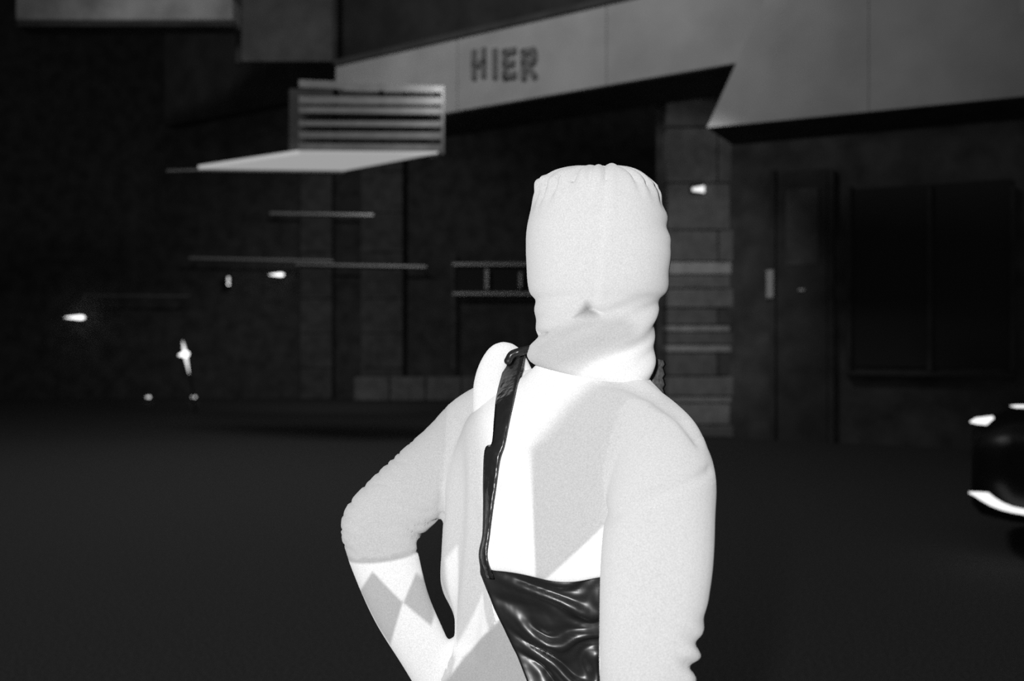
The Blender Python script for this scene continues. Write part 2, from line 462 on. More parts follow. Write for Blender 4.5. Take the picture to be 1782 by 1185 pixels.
dl = empty('door_lamp', at(398, 489, 24.6)); tag(dl, 'tiny upright lamp of two dots between the tapered lamps', 'lamp')
flat_px('lamp_tube', 396.2, 482, 399.2, 490, 24.6, 0.06, M_LAMP_SOFT, dl, 0.01)
flat_px('lamp_dot', 396.2, 493, 399.4, 496, 24.6, 0.06, M_LAMP, dl, 0.01)
flat_px('mounting_bar', 395.5, 478, 400, 499, 24.8, 0.4, M_DARKMETAL, dl)
# leaning post with its star-shaped glint put in as glowing parts, dots at its foot
PDD = 20.0
ps = empty('leaning_post', at(338, 725, PDD)); tag(ps, 'slim leaning post with a star-like glint in the dark left street', 'post')
tube('post', [at(346, 743, PDD), at(318, 585, PDD)], [0.018, 0.012], M_DARKMETAL, ps, n=6, seg=8)
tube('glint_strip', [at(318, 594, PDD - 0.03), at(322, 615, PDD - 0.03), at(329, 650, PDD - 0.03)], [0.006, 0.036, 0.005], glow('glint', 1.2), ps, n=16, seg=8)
tube('lamp_lens', [at(311, 618, PDD - 0.03), at(318, 617, PDD - 0.03), at(324, 616, PDD - 0.03)], [0.01, 0.045, 0.06], M_LAMP, ps, n=10, seg=10)  # bright core of the reflected glint as a glowing bead
for px in (258, 337):
    o = empty('ground_light', at(px, 691, 23.5)); tag(o, 'tiny ground light %s' % ('at the foot of the leaning post' if px > 300 else 'left of the leaning post near the ground'), 'lamp')
    tube('light_dot', [at(px - 3, 691, 23.5), at(px + 2, 691, 23.5)], [0.015, 0.03], M_LAMP_SOFT, o, n=6, seg=8)
    box('light_stem', at(px, 691, 23.54) * 1 + Vector((0, 0, -at(px, 691, 23.5).z / 2)), (0.02, 0, 0), (0, 0.02, 0), (0, 0, at(px, 691, 23.5).z / 2), M_DARKMETAL, o)

# ------------------------------------------------------------------ black car at the right edge
CARD = 6.5
car_o = at(1690, 0, CARD); car_o.z = 0
cx = Vector((0.90, -0.42, 0)).normalized()       # front -> rear
cy = Vector((0.42, 0.90, 0)).normalized()        # near side -> far side
car = empty('parked_car', car_o); tag(car, 'black car at the right edge with flash glints on headlamp and bumper put in as glow', 'car')
def cp(x, y, z): return car_o + cx * x + cy * y + UP * z
def loft(name, secs, mat, parent, seg=20, pw=4.0):
    """secs: (x, y0, y1, z0, z1)"""
    V, F = [], []
    for (x, y0, y1, z0, z1) in secs:
        for k in range(seg):
            a = 2 * math.pi * k / seg
            c, s = math.cos(a), math.sin(a)
            e = 2.0 / pw
            yy = (y0 + y1) / 2 + (y1 - y0) / 2 * math.copysign(abs(c) ** e, c)
            zz = (z0 + z1) / 2 + (z1 - z0) / 2 * math.copysign(abs(s) ** e, s)
            V.append(cp(x, yy, zz))
    for i in range(len(secs) - 1):
        for k in range(seg):
            F.append((i * seg + k, i * seg + (k + 1) % seg, (i + 1) * seg + (k + 1) % seg, (i + 1) * seg + k))
    F.append(tuple(range(seg))); F.append(tuple(range(len(secs) * seg - 1, (len(secs) - 1) * seg - 1, -1)))
    return mesh_obj(name, V, F, mat, parent, smooth=True)
loft('car_body', [(0.0, 0.30, 1.40, 0.30, 0.78), (0.06, 0.16, 1.54, 0.24, 0.86), (0.25, 0.05, 1.65, 0.21, 0.93), (0.9, 0.0, 1.70, 0.20, 0.98),
                  (2.2, 0.0, 1.70, 0.20, 1.0), (3.4, 0.0, 1.70, 0.20, 1.0), (3.9, 0.05, 1.65, 0.24, 0.98), (4.1, 0.2, 1.5, 0.3, 0.9)], M_CAR, car)
loft('cabin', [(1.0, 0.12, 1.58, 0.92, 0.99), (1.65, 0.2, 1.5, 0.92, 1.38), (2.4, 0.22, 1.48, 0.92, 1.43), (3.2, 0.22, 1.48, 0.92, 1.40), (3.9, 0.14, 1.56, 0.92, 1.02)], M_CAR, car)
for (xa, xb, xc, xd) in ((1.35, 2.25, 2.25, 1.72), (2.32, 3.5, 3.15, 2.32)):
    prism('side_window', [cp(xa, 0.12, 1.02), cp(xb, 0.12, 1.02), cp(xc, 0.2, 1.34), cp(xd, 0.2, 1.34)], cy * 0.05, M_GLASS, car)
for xw in (0.78, 3.3):
    for yw in (0.0, 1.52):
        def disc(name, r, y0, y1, mat, parent):
            n = 28
            return prism(name, [cp(xw + r * math.cos(2 * math.pi * k / n), y0, 0.31 + r * math.sin(2 * math.pi * k / n)) for k in range(n)], cy * (y1 - y0), mat, parent)
        wh = disc('wheel', 0.31, yw - 0.01, yw + 0.19, M_TYRE, car)
        disc('rim', 0.20, yw - 0.02 if yw < 1 else yw + 0.17, yw if yw < 1 else yw + 0.20, M_RIM, wh)
mr_ = tube('mirror', [cp(1.30, 0.02, 1.04), cp(1.33, -0.12, 1.06)], [0.05, 0.07], M_CAR, car, n=6, seg=10)
box('door_handle', cp(2.1, -0.005, 0.86), cx * 0.09, cy * 0.015, UP * 0.012, M_CAR, car)
def car_pt(px, py, y=0.0):
    """point on the plane of the near flank"""
    o = Vector((0, 0, CAM_H)); dv = at(px, py, 1.0) - o; p0 = car_o + cy * y
    return o + dv * ((p0 - o).dot(cy) / dv.dot(cy))
hl = prism('headlamp', [car_pt(*p, 0.02) for p in ((1688, 735), (1698, 729), (1727, 725.5), (1730, 728), (1717, 739.5), (1700, 738))], cy * 0.10, M_CAR_GLINT, car)  # flash reflected in the headlamp, put in as glow
prism('bonnet_trim_glint', [car_pt(*p, 0.0) for p in ((1758, 707), (1768, 705.5), (1800, 705.5), (1800, 710), (1768, 709.5))], cy * 0.05, M_CAR_GLINT, car)  # highlight on the bonnet trim, put in as glow
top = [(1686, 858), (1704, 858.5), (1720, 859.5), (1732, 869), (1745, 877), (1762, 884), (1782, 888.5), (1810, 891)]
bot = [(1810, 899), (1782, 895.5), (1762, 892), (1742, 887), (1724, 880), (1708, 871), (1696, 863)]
prism('bumper_glint', [car_pt(*p, 0.0) for p in top + bot], cy * 0.06, M_CAR_GLINT, car)  # curved bumper highlight, put in as a glowing strip

# ------------------------------------------------------------------ the person
YAW = math.radians(27)
AX = np.array([math.cos(YAW), -math.sin(YAW), 0]); BX = np.array([math.sin(YAW), math.cos(YAW), 0])
TD = 1.52
# torso rings: py, centre px, half-width, half-depth
TR = np.array([
    (1330, 926, .165, .115), (1270, 930, .172, .122), (1200, 934, .158, .112), (1130, 941, .136, .098), (1080, 943, .142, .101),
    (1000, 946, .158, .112), (900, 956, .166, .120), (810, 974, .172, .122), (740, 992, .168, .114),
    (690, 1006, .135, .096), (655, 1018, .095, .078), (615, 1030, .070, .068), (560, 1036, .064, .066)], float)
def torso_prof(z):
    zs = np.array([at(0, p, TD).z for p in TR[:, 0]])
    out = [np.interp(z, zs, TR[:, i]) for i in (1, 2, 3)]
    return out
_tz = np.array([at(0, p, TD).z for p in TR[:, 0]])
_ts = cr(np.hstack([_tz[:, None], TR[:, 1:]]), 120)
def torso_pt(th, z, off=0.0):
    c = np.interp(z, _ts[:, 0], _ts[:, 1]); w = np.interp(z, _ts[:, 0], _ts[:, 2]); d = np.interp(z, _ts[:, 0], _ts[:, 3])
    cxw = (c - 891) / F_PX * TD
    x, y = np.cos(th), np.sin(th)
    e = 0.86
    x = np.sign(x) * np.abs(x) ** e; y = np.sign(y) * np.abs(y) ** e
    P = np.array([cxw, TD, 0.0]) + AX * (w + off) * x + BX * (d + off) * y
    P[2] = z
    return P
def th_for_px(px, z):
    ths = np.linspace(math.radians(150), math.radians(330), 361)
    q = np.array([(lambda P: 891 + F_PX * P[0] / P[1])(torso_pt(t, z)) for t in ths])
    i0 = int(np.argmin(q)); return float(np.interp(px, q[i0:], ths[i0:]))
geoV, geoF = [], []
def add_geo(v, f):
    o = len(geoV); geoV.extend([tuple(p) for p in v]); geoF.extend([tuple(i + o for i in q) for q in f])
# torso
nz, ns = 90, 48
rows = []
for z in np.linspace(_tz[0], _tz[-1], nz):
    rows.append([torso_pt(2 * math.pi * k / ns, z) for k in range(ns)])
V = [p for r in rows for p in r]
F = [(i * ns + k, i * ns + (k + 1) % ns, (i + 1) * ns + (k + 1) % ns, (i + 1) * ns + k) for i in range(nz - 1) for k in range(ns)]
F += [tuple(range(ns - 1, -1, -1)), tuple(range((nz - 1) * ns, nz * ns))]
add_geo(V, F)
def px_tube(items, n=40, seg=28):
    """items: px, py, depth, radius in px at that depth"""
    pts = [at(a, b, d) for a, b, d, r in items]; rad = [r * d / F_PX for a, b, d, r in items]
    add_geo(*tube_geo(pts, rad, n, seg)); return pts
# right arm (hangs, nearer to the camera)
RARM = [(1120, 770, 1.44, 78), (1150, 822, 1.40, 92), (1148, 900, 1.36, 96), (1141, 1000, 1.325, 97), (1128, 1120, 1.30, 86), (1124, 1190, 1.30, 80),
        (1130, 1280, 1.33, 74), (1146, 1420, 1.40, 56), (1155, 1510, 1.46, 40)]
px_tube(RARM, 60)
px_tube([(1020, 672, 1.50, 62), (1080, 712, 1.475, 66), (1140, 778, 1.42, 82), (1152, 830, 1.40, 88)], 30)   # right shoulder girdle
px_tube([(1075, 760, 1.455, 84), (1085, 850, 1.45, 80), (1050, 925, 1.47, 60)], 20)            # shoulder blade
# left arm (hand on hip)
px_tube([(985, 690, 1.55, 58), (900, 706, 1.59, 58), (838, 742, 1.62, 66), (790, 790, 1.61, 66), (722, 852, 1.56, 67), (664, 908, 1.51, 66), (655, 922, 1.50, 62)], 50)
LFORE = [(655, 915, 1.50, 60), (666, 960, 1.50, 60), (696, 1050, 1.51, 52), (737, 1130, 1.52, 45), (775, 1205, 1.53, 38), (800, 1250, 1.54, 31)]
px_tube(LFORE, 50)
# left flank fullness below the armpit
px_tube([(830, 800, 1.60, 52), (822, 900, 1.585, 50), (818, 1000, 1.57, 48), (836, 1090, 1.56, 44)], 30)
# legs
def leg(hx, kx, fx, dy):
    hip = Vector((hx, TD + 0.01, 0.86)); 
    add_geo(*tube_geo([hip + Vector((0, 0, 0.06)), hip, Vector((kx, TD - 0.02 + dy, 0.47)), Vector((kx, TD - 0.05 + dy, 0.36)), Vector((fx, TD - 0.04 + dy, 0.09)), Vector((fx, TD - 0.04 + dy, 0.05))],
                      [.085, .092, .058, .057, .038, .040], 60, 24))
    add_geo(*tube_geo([Vector((fx, TD - 0.07 + dy, 0.045)), Vector((fx + 0.01, TD + 0.05 + dy, 0.040)), Vector((fx + 0.02, TD + 0.14 + dy, 0.032))], [.037, .042, .028], 16, 16))
leg(-0.045, -0.075, -0.09, -0.02)
leg(0.115, 0.135, 0.15, 0.03)
# hands
def hand(wrist, d1, side, palmn, spread=0.0, curl=0.4):
    d1 = Vector(d1).normalized(); palmn = Vector(palmn).normalized(); s = d1.cross(palmn).normalized() * side
    pc = wrist + d1 * 0.055
    for k in (-1, 0, 1):
        add_geo(*tube_geo([wrist + s * 0.012 * k, pc + s * 0.021 * k, wrist + d1 * 0.088 + s * 0.026 * k], [.017, .0165, .013], 10, 12))
    for k, L in enumerate((0.068, 0.078, 0.072, 0.056)):
        b = wrist + d1 * (0.085 - 0.004 * abs(k - 1)) + s * (0.034 - 0.0225 * k)
        m1 = b + d1 * L * 0.5 + palmn * L * 0.12 * curl + s * (0.012 - 0.008 * k)
        m2 = b + d1 * L * 0.95 + palmn * L * 0.5 * curl + s * (0.014 - 0.010 * k)
        add_geo(*tube_geo([b - d1 * 0.015, b, m1, m2], [.0095, .0092, .0085, .0072], 14, 10))
    tb = wrist + d1 * 0.03 + s * 0.030
    add_geo(*tube_geo([tb - s * 0.012, tb + s * 0.012 + d1 * 0.02, tb + s * 0.026 + d1 * 0.05 + palmn * 0.01], [.014, .0115, .009], 12, 10))
hand(at(1155, 1510, 1.46), (0.02, 0.05, -1), -1, (-1, 0.2, 0))
hand(at(800, 1250, 1.54), (0.75, 0.45, -0.35), 1, (0.3, 0.2, -0.8), curl=0.25)
# head with face (the face looks away from the camera)
hc = at(1042, 425, 1.50)
Vh, Fh = [], []
nu, nv = 40, 48
for i in range(nu + 1):
    ph = math.pi * i / nu
    for k in range(nv):
        th = 2 * math.pi * k / nv
        x, y, z = math.sin(ph) * math.cos(th), math.sin(ph) * math.sin(th), math.cos(ph)
        sc = 1.0 - 0.16 * max(0, -z) ** 1.5
        p = Vector((x * 0.078 * sc, y * 0.098 * (1.0 if y > 0 else 0.98), z * 0.118))
        if y > 0:
            nose = math.exp(-((x * 0.078) / 0.013) ** 2 - ((p.z + 0.022) / 0.022) ** 2)
            brow = math.exp(-((abs(x) * 0.078 - 0.032) / 0.022) ** 2 - ((p.z - 0.028) / 0.009) ** 2)
            sock = math.exp(-((abs(x) * 0.078 - 0.031) / 0.014) ** 2 - ((p.z - 0.008) / 0.011) ** 2)
            lips = math.exp(-((x * 0.078) / 0.022) ** 2 - ((p.z + 0.062) / 0.008) ** 2)
            chin = math.exp(-((x * 0.078) / 0.02) ** 2 - ((p.z + 0.098) / 0.015) ** 2)
            p.y += 0.024 * nose + 0.005 * brow - 0.010 * sock + 0.006 * lips + 0.010 * chin
        Vh.append(hc + p)
Fh = [(i * nv + k, i * nv + (k + 1) % nv, (i + 1) * nv + (k + 1) % nv, (i + 1) * nv + k) for i in range(nu) for k in range(nv)]
add_geo(Vh, Fh)

# fuse everything into one continuous skin
tmp = bpy.data.meshes.new('tmp'); tmp.from_pydata([tuple(v) for v in geoV], [], geoF)
bm = bmesh.new(); bm.from_mesh(tmp); bmesh.ops.remove_doubles(bm, verts=bm.verts, dist=1e-6); bmesh.ops.recalc_face_normals(bm, faces=bm.faces); bm.to_mesh(tmp); bm.free()
tob = bpy.data.objects.new('tmp', tmp); COL.objects.link(tob)
md = tob.modifiers.new('r', 'REMESH'); md.mode = 'VOXEL'; md.voxel_size = 0.0045
ms = tob.modifiers.new('s', 'SMOOTH'); ms.factor = 0.5; ms.iterations = 7
dg = bpy.context.evaluated_depsgraph_get()
body_me = bpy.data.meshes.new_from_object(tob.evaluated_get(dg))
bpy.data.objects.remove(tob); bpy.data.meshes.remove(tmp)
nv_ = len(body_me.vertices)
W = np.empty(nv_ * 3); body_me.vertices.foreach_get('co', W); W = W.reshape(-1, 3)
NRM = np.empty(nv_ * 3); body_me.vertex_normals.foreach_get('vector', NRM); NRM = NRM.reshape(-1, 3)

def to_plane(px, py, d):
    p = at(px, py, d); return (p.x, p.z)
def poly_sdf(X, Z, poly):
    """signed distance, positive inside"""
    P = np.stack([X, Z], 1); n = len(poly); poly = np.array(poly)
    dmin = np.full(len(X), 1e9); inside = np.zeros(len(X), bool)
    for i in range(n):
        a, b = poly[i], poly[(i + 1) % n]
        ab = b - a; t = np.clip(((P - a) @ ab) / (ab @ ab), 0, 1)
        d = np.linalg.norm(P - (a + t[:, None] * ab), axis=1); dmin = np.minimum(dmin, d)
        cond = ((a[1] > Z) != (b[1] > Z)) & (X < (b[0] - a[0]) * (Z - a[1]) / (b[1] - a[1] + 1e-12) + a[0])
        inside ^= cond
    return np.where(inside, dmin, -dmin)
def seg_dist(items):
    """distance of every vertex to a limb's polyline, minus local radius"""
    pts = np.array([tuple(at(a, b, d)) for a, b, d, r in items]); rad = np.array([r * d / F_PX for a, b, d, r in items])
    best = np.full(nv_, 1e9)
    for i in range(len(pts) - 1):
        a, b = pts[i], pts[i + 1]; ab = b - a
        t = np.clip(((W - a) @ ab) / (ab @ ab), 0, 1)
        d = np.linalg.norm(W - (a + t[:, None] * ab), axis=1) - (rad[i] + t * (rad[i + 1] - rad[i]))
        best = np.minimum(best, d)
    return best
LUP = [(838, 742, 1.62, 66), (790, 790, 1.61, 66), (722, 852, 1.56, 67), (664, 908, 1.51, 66)]
d_lu = seg_dist(LUP); d_lf = seg_dist(LFORE); d_ra = seg_dist(RARM)
X, Y, Z = W[:, 0], W[:, 1], W[:, 2]
is_lf = (d_lf < 0.012) & (X < to_plane(803, 0, 1.52)[0])
is_lu = (d_lu < 0.012) & (X < to_plane(776, 0, 1.58)[0])
is_arm = (is_lf | is_lu)
is_ra = (d_ra < 0.01) & (X > to_plane(1040, 0, 1.33)[0])

# relief: ruched sleeve, flank folds, elbow creases
def wrinkle(a, b, seed=0):
    return np.sin(a * 1.0 + 0.9 * np.sin(b * 1.7 + seed) + 0.5 * np.sin(b * 3.1 + 2 * seed))
disp = np.zeros(nv_)
u = (Z * 1.0 + X * 0.28)
ru = np.clip((to_plane(0, 700, 1.55)[1] - Z) / 0.10, 0, 1) * np.clip((Z - to_plane(0, 968, 1.5)[1]) / 0.012, 0, 1)
c1 = np.maximum(0, wrinkle(u * 300, X * 48, 1)) ** 5 * (0.5 + 0.5 * wrinkle(X * 62 + Z * 20, Z * 30, 0.7))
c2 = np.maximum(0, wrinkle(u * 215 + X * 45, X * 37, 2.2)) ** 5 * (0.5 + 0.5 * wrinkle(X * 44 - Z * 31, Z * 21, 3.0))
disp += np.where(is_arm, ru * (-0.0034 * c1 - 0.0034 * c2), 0)
fl = (X < to_plane(858, 0, 1.55)[0]) & ~is_arm & (Z > to_plane(0, 1120, 1.55)[1]) & (Z < to_plane(0, 690, 1.58)[1])
flf = np.clip((to_plane(0, 700, 1.58)[1] - Z) / 0.10, 0, 1)
disp += np.where(fl, flf * 0.004 * np.sin((X + 0.10 * np.sin(Z * 9) * 0.15) * 165 + 1.0), 0)
el = np.exp(-((Z - to_plane(0, 1150, 1.3)[1]) / 0.045) ** 2) * is_ra * np.clip((X - to_plane(1160, 0, 1.3)[0]) / 0.02, 0, 1)
disp += el * 0.006 * wrinkle((Z + 0.6 * X) * 170, X * 50, 0.4)
def line_dist(pts, d):
    q = np.array([to_plane(a, b, d) for a, b in pts]); P = np.stack([X, Z], 1); best = np.full(nv_, 1e9)
    for i in range(len(q) - 1):
        ab = q[i + 1] - q[i]; t = np.clip(((P - q[i]) @ ab) / (ab @ ab), 0, 1)
        best = np.minimum(best, np.linalg.norm(P - (q[i] + t[:, None] * ab), axis=1))
    return best
near = Y < TD + 0.02
disp -= 0.007 * np.exp(-(line_dist(((1040, 662), (1085, 668), (1130, 688), (1172, 720), (1200, 757)), 1.44) / 0.008) ** 2) * near
disp -= 0.005 * np.exp(-(line_dist(((1036, 900), (1065, 872), (1105, 852), (1160, 832), (1225, 812)), 1.39) / 0.007) ** 2) * near
disp -= 0.004 * np.exp(-(line_dist(((768, 715), (774, 780), (776, 890)), 1.585) / 0.006) ** 2) * near
W2 = W + NRM * disp[:, None]
body_me.vertices.foreach_set('co', W2.reshape(-1)); body_me.update()

# dyed panels
dye = np.full(nv_, 1.0); tone = np.full(nv_, 0.80)
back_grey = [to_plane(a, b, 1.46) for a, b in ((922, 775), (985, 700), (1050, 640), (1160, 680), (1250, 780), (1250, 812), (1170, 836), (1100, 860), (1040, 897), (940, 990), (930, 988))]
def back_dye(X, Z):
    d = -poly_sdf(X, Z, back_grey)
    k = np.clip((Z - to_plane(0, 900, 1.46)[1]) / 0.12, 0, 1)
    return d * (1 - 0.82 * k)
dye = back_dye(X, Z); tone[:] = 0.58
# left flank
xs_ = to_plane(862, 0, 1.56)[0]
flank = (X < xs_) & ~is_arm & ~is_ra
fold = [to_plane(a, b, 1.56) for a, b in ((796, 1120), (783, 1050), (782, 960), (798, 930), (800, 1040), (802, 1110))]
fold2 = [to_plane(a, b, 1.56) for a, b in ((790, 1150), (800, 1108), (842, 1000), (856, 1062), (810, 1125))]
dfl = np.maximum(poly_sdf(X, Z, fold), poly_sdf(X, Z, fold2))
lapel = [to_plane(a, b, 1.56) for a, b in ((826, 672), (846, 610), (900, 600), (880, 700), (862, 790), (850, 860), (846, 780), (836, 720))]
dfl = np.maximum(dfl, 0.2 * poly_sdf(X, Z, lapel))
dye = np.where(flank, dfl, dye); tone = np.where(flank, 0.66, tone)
# hip
hipline = to_plane(0, 1062, 1.55)[1] + (X - to_plane(855, 0, 1.55)[0]) * 1.25
hip = (~is_arm) & (~is_ra) & (Z < hipline) & (X < to_plane(960, 0, 1.55)[0])
hz = (~is_arm) & (~is_ra) & (X < to_plane(960, 0, 1.55)[0]) & (Z < hipline + 0.02)
hh = (Z - hipline) * 0.62
dye = np.where(hz, np.minimum(dye, hh), dye)
tone = np.where(hz, 0.46 + 0.20 * np.clip(0.5 + hh / 0.006, 0, 1), tone)
# left sleeve
tone = np.where(is_arm, 0.60, tone); dye = np.where(is_arm, -1.0, dye)
cuff = to_plane(0, 966, 1.5)[1] + (X - to_plane(668, 0, 1.5)[0]) * 0.10
fore = is_arm & (Z < cuff + 0.008)
dia1 = [to_plane(a, b, 1.505) for a, b in ((657, 980), (706, 1036), (681, 1118), (660, 1085), (630, 1022))]
dia2 = [to_plane(a, b, 1.505) for a, b in ((727, 990), (744, 1015), (756, 1070), (752, 1084), (707, 1036))]
dd = -np.maximum(poly_sdf(X, Z, dia1), poly_sdf(X, Z, dia2))
dd = np.minimum(dd, (cuff - Z))
dye = np.where(fore, dd, dye); tone = np.where(fore, 0.52, tone)
# right sleeve
tone = np.where(is_ra, 0.62, tone)
seam = to_plane(0, 835, 1.40)[1]
dye = np.where(is_ra & (Z < seam), -1.0, dye)
# legs, pale
tone = np.where(Z < 0.85, 0.55, tone); dye = np.where((Z < 0.85), -1, dye)
for nm, arr in (('dye', dye), ('tone', tone)):
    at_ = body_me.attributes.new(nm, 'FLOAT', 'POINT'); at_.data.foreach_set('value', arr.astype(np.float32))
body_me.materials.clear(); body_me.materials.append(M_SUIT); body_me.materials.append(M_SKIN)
skin_v = ((np.abs(X - hc.x) < 0.1) & (Z > hc.z - 0.13) & (Y > hc.y + 0.02)) | ((Z < to_plane(0, 1515, 1.46)[1]) & (d_ra > 0.0) & (X > 0.16) & (Z > 0.5))
mi = np.zeros(len(body_me.polygons), np.int32)
vi = np.empty(len(body_me.loops), np.int32); body_me.loops.foreach_get('vertex_index', vi)
ls = np.empty(len(body_me.polygons), np.int32); body_me.polygons.foreach_get('loop_start', ls)
mi[skin_v[vi[ls]]] = 1
body_me.polygons.foreach_set('material_index', mi)
body_me.shade_smooth()
root_loc = Vector((0.03, TD, 0.0))
body_me.transform(Matrix.Translation(-root_loc)); body_me.name = 'person'
person = bpy.data.objects.new('person', body_me); COL.objects.link(person); person.location = root_loc
tag(person, 'person seen from behind in a pale hooded harlequin bodysuit, left hand on hip', 'person')
BV = BVHTree.FromPolygons([tuple(v) for v in W2], [tuple(p.vertices) for p in body_me.polygons])
CAMO = Vector((0, 0, CAM_H))
def surf(px, py, lift=0.004, dflt=1.55):
    d = (at(px, py, 1.0) - CAMO).normalized()
    h = BV.ray_cast(CAMO, d)
    if h[0] is None: return at(px, py, dflt)
    return h[0] - d * lift

def grid_obj(name, G, mat, parent, closed_u=False, attrs=None, thick=0.0):
    """G: rows x cols x 3 (world)"""
    G = np.asarray(G); r, c = G.shape[:2]
    V = [Vector(p) for p in G.reshape(-1, 3)]
    F = []
    for i in range(r - 1):
        for k in range(c if closed_u else c - 1):
            F.append((i * c + k, i * c + (k + 1) % c, (i + 1) * c + (k + 1) % c, (i + 1) * c + k))
    off = wloc(parent)
    me = bpy.data.meshes.new(name); me.from_pydata([tuple(v - off) for v in V], [], F)
    me.shade_smooth(); me.materials.append(mat)
    if attrs:
        for nm, arr in attrs.items():
            a_ = me.attributes.new(nm, 'FLOAT', 'POINT'); a_.data.foreach_set('value', np.asarray(arr, np.float32).reshape(-1))
    o = bpy.data.objects.new(name, me); COL.objects.link(o); o.parent = parent
    if thick:
        so_ = o.modifiers.new('t', 'SOLIDIFY'); so_.thickness = thick; so_.offset = -1
    return o

# hood: silhouette rows (py, left px, right px)
HD = 1.50
HR = np.array([(293.5, 1026, 1054), (296, 1005, 1080), (301, 985, 1098), (310, 965, 1116), (322, 951, 1131), (340, 938, 1145), (362, 929, 1154),
               (400, 921, 1159), (430, 918, 1163), (450, 918, 1163), (480, 921, 1163), (505, 926, 1158), (520, 934, 1146), (540, 939, 1138),
               (562, 938, 1139), (585, 934, 1141), (606, 934, 1136), (622, 926, 1134), (638, 922, 1130), (650, 932, 1122), (658, 955, 1100), (662, 985, 1070)], float)
HS = cr(HR, 170)
hseg = 144
G = np.zeros((len(HS), hseg, 3)); hd = np.zeros((len(HS), hseg)); ht = np.zeros((len(HS), hseg))
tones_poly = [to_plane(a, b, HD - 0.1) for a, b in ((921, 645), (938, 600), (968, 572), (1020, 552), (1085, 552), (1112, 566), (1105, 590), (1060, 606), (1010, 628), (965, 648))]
for i, (py, xl, xr) in enumerate(HS):
    c = (xl + xr) / 2; hw = (xr - xl) / 2 / F_PX * HD
    z = at(0, py, HD).z
    tt = max(0.0, min(1.0, (py - 470) / 90)); tt = tt * tt * (3 - 2 * tt); dep = hw * (1.12 - 0.15 * tt)
    neck = max(0.0, min(1.0, (py - 505 - 10 * math.sin(i * 0.1)) / 40))
    yc = HD + 0.012 * (1 - neck) + 0.012 * neck
    for k in range(hseg):
        th = 2 * math.pi * k / hseg
        ct, st = math.cos(th), math.sin(th)       # st<0 faces the camera
        dsp = 0.0
        # gathers at the crown, strongest on the left side
        crown = math.exp(-((py - 322) / 26.0) ** 2)
        dsp += crown * (0.0085 * math.sin(19 * th + 1.6 * math.sin(3 * th + 1) + 0.9 * math.sin(7 * th)) + 0.002 * math.sin(31 * th + py / 15)) * (0.12 + 1.0 * max(0, -ct) ** 0.7 + 0.45 * max(0, ct) ** 2)
        dsp += 0.006 * math.exp(-((py - 326) / 7.0) ** 2) * math.exp(-((th - math.pi - 0.25) / 0.28) ** 2)
        dsp += 0.0012 * math.sin(py / 19 + 2 * th + math.sin(3 * th)) * (1 - neck)
        # scalloped right edge
        dsp += 0.0032 * math.exp(-((py - 442) / 13.0) ** 2) * max(0, ct) ** 4
        dsp += 0.0022 * math.sin(py / 6.5) * max(0, ct) ** 6 * math.exp(-((py - 380) / 90.0) ** 2)
        # slack folds at the neck, running diagonally
        if neck > 0:
            q = py + 46 * ct
            dsp += neck * (0.0042 * math.sin(q / 13.0 + 0.9 * math.sin(th * 2 + 1)) + 0.0016 * math.sin(q / 6.1 + th * 3)) * max(0, 1 - max(0, (py - 600) / 55))
        if st < 0:
            # centre seam
            pxx = c + ct * (xr - xl) / 2
            sx = 1049 - (py - 300) * 0.10
            if py < 540: dsp += -0.0036 * math.exp(-((pxx - sx) / 5.0) ** 2) + 0.0024 * math.exp(-((pxx - sx - 10) / 7.0) ** 2)
            # little tent-shaped dent where the seam ends
            w_ = max(0.0, (py - 524)) * 0.9 + 3
            dsp -= 0.016 * math.exp(-((pxx - 1023) / w_) ** 4) * math.exp(-((py - 541) / 9.0) ** 2)
            # dent at the left of the neck
            dsp -= 0.010 * math.exp(-((pxx - 941) / 7) ** 2 - ((py - 584) / 8) ** 2)
        p = Vector((at(c, 0, HD).x + (hw + dsp) * ct, yc + (dep + dsp) * st, z + (dsp * 0.8 if py < 330 else 0) - 0.016 * ct * max(0.0, min(1.0, (py - 570) / 60))))
        G[i, k] = p
GX, GZ = G[..., 0].reshape(-1), G[..., 2].reshape(-1)
PYG = np.repeat(HS[:, 0][:, None], hseg, 1).reshape(-1)
white_collar = [to_plane(a, b, HD - 0.09) for a, b in ((985, 668), (1030, 632), (1085, 608), (1150, 585), (1150, 700), (985, 700))]
hd = 0.35 * poly_sdf(GX, GZ, white_collar)
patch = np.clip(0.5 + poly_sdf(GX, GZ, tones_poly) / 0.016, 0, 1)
slit_shade = [to_plane(a, b, HD - 0.09) for a, b in ((1022, 522), (1042, 549), (1003, 551))]  # shadow in the seam slit, darkened in the cloth tone
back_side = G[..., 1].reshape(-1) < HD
slit_dark = np.clip(0.5 + poly_sdf(GX, GZ, slit_shade) / 0.008, 0, 1) * back_side
ht = (0.68 - 0.12 * patch) * (1 - 0.5 * slit_dark)
# hood cloth with a face opening on the far side
cc = hseg
me = bpy.data.meshes.new('hood'); off = wloc(person)
Vv = [tuple(Vector(p) - off) for p in G.reshape(-1, 3)]; Ff = [tuple(range(cc - 1, -1, -1))]
for i in range(len(HS) - 1):
    for k in range(cc):
        th = 2 * math.pi * (k + 0.5) / cc
        if math.sin(th) > 0 and (math.cos(th) / 0.62) ** 2 + ((HS[i, 0] - 435) / 78.0) ** 2 < 1: continue
        Ff.append((i * cc + k, i * cc + (k + 1) % cc, (i + 1) * cc + (k + 1) % cc, (i + 1) * cc + k))
me.from_pydata(Vv, [], Ff); me.shade_smooth(); me.materials.append(M_SUIT)
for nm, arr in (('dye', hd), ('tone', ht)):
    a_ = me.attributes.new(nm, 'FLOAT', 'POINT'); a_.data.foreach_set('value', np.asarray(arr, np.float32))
hood = bpy.data.objects.new('hood', me); COL.objects.link(hood); hood.parent = person
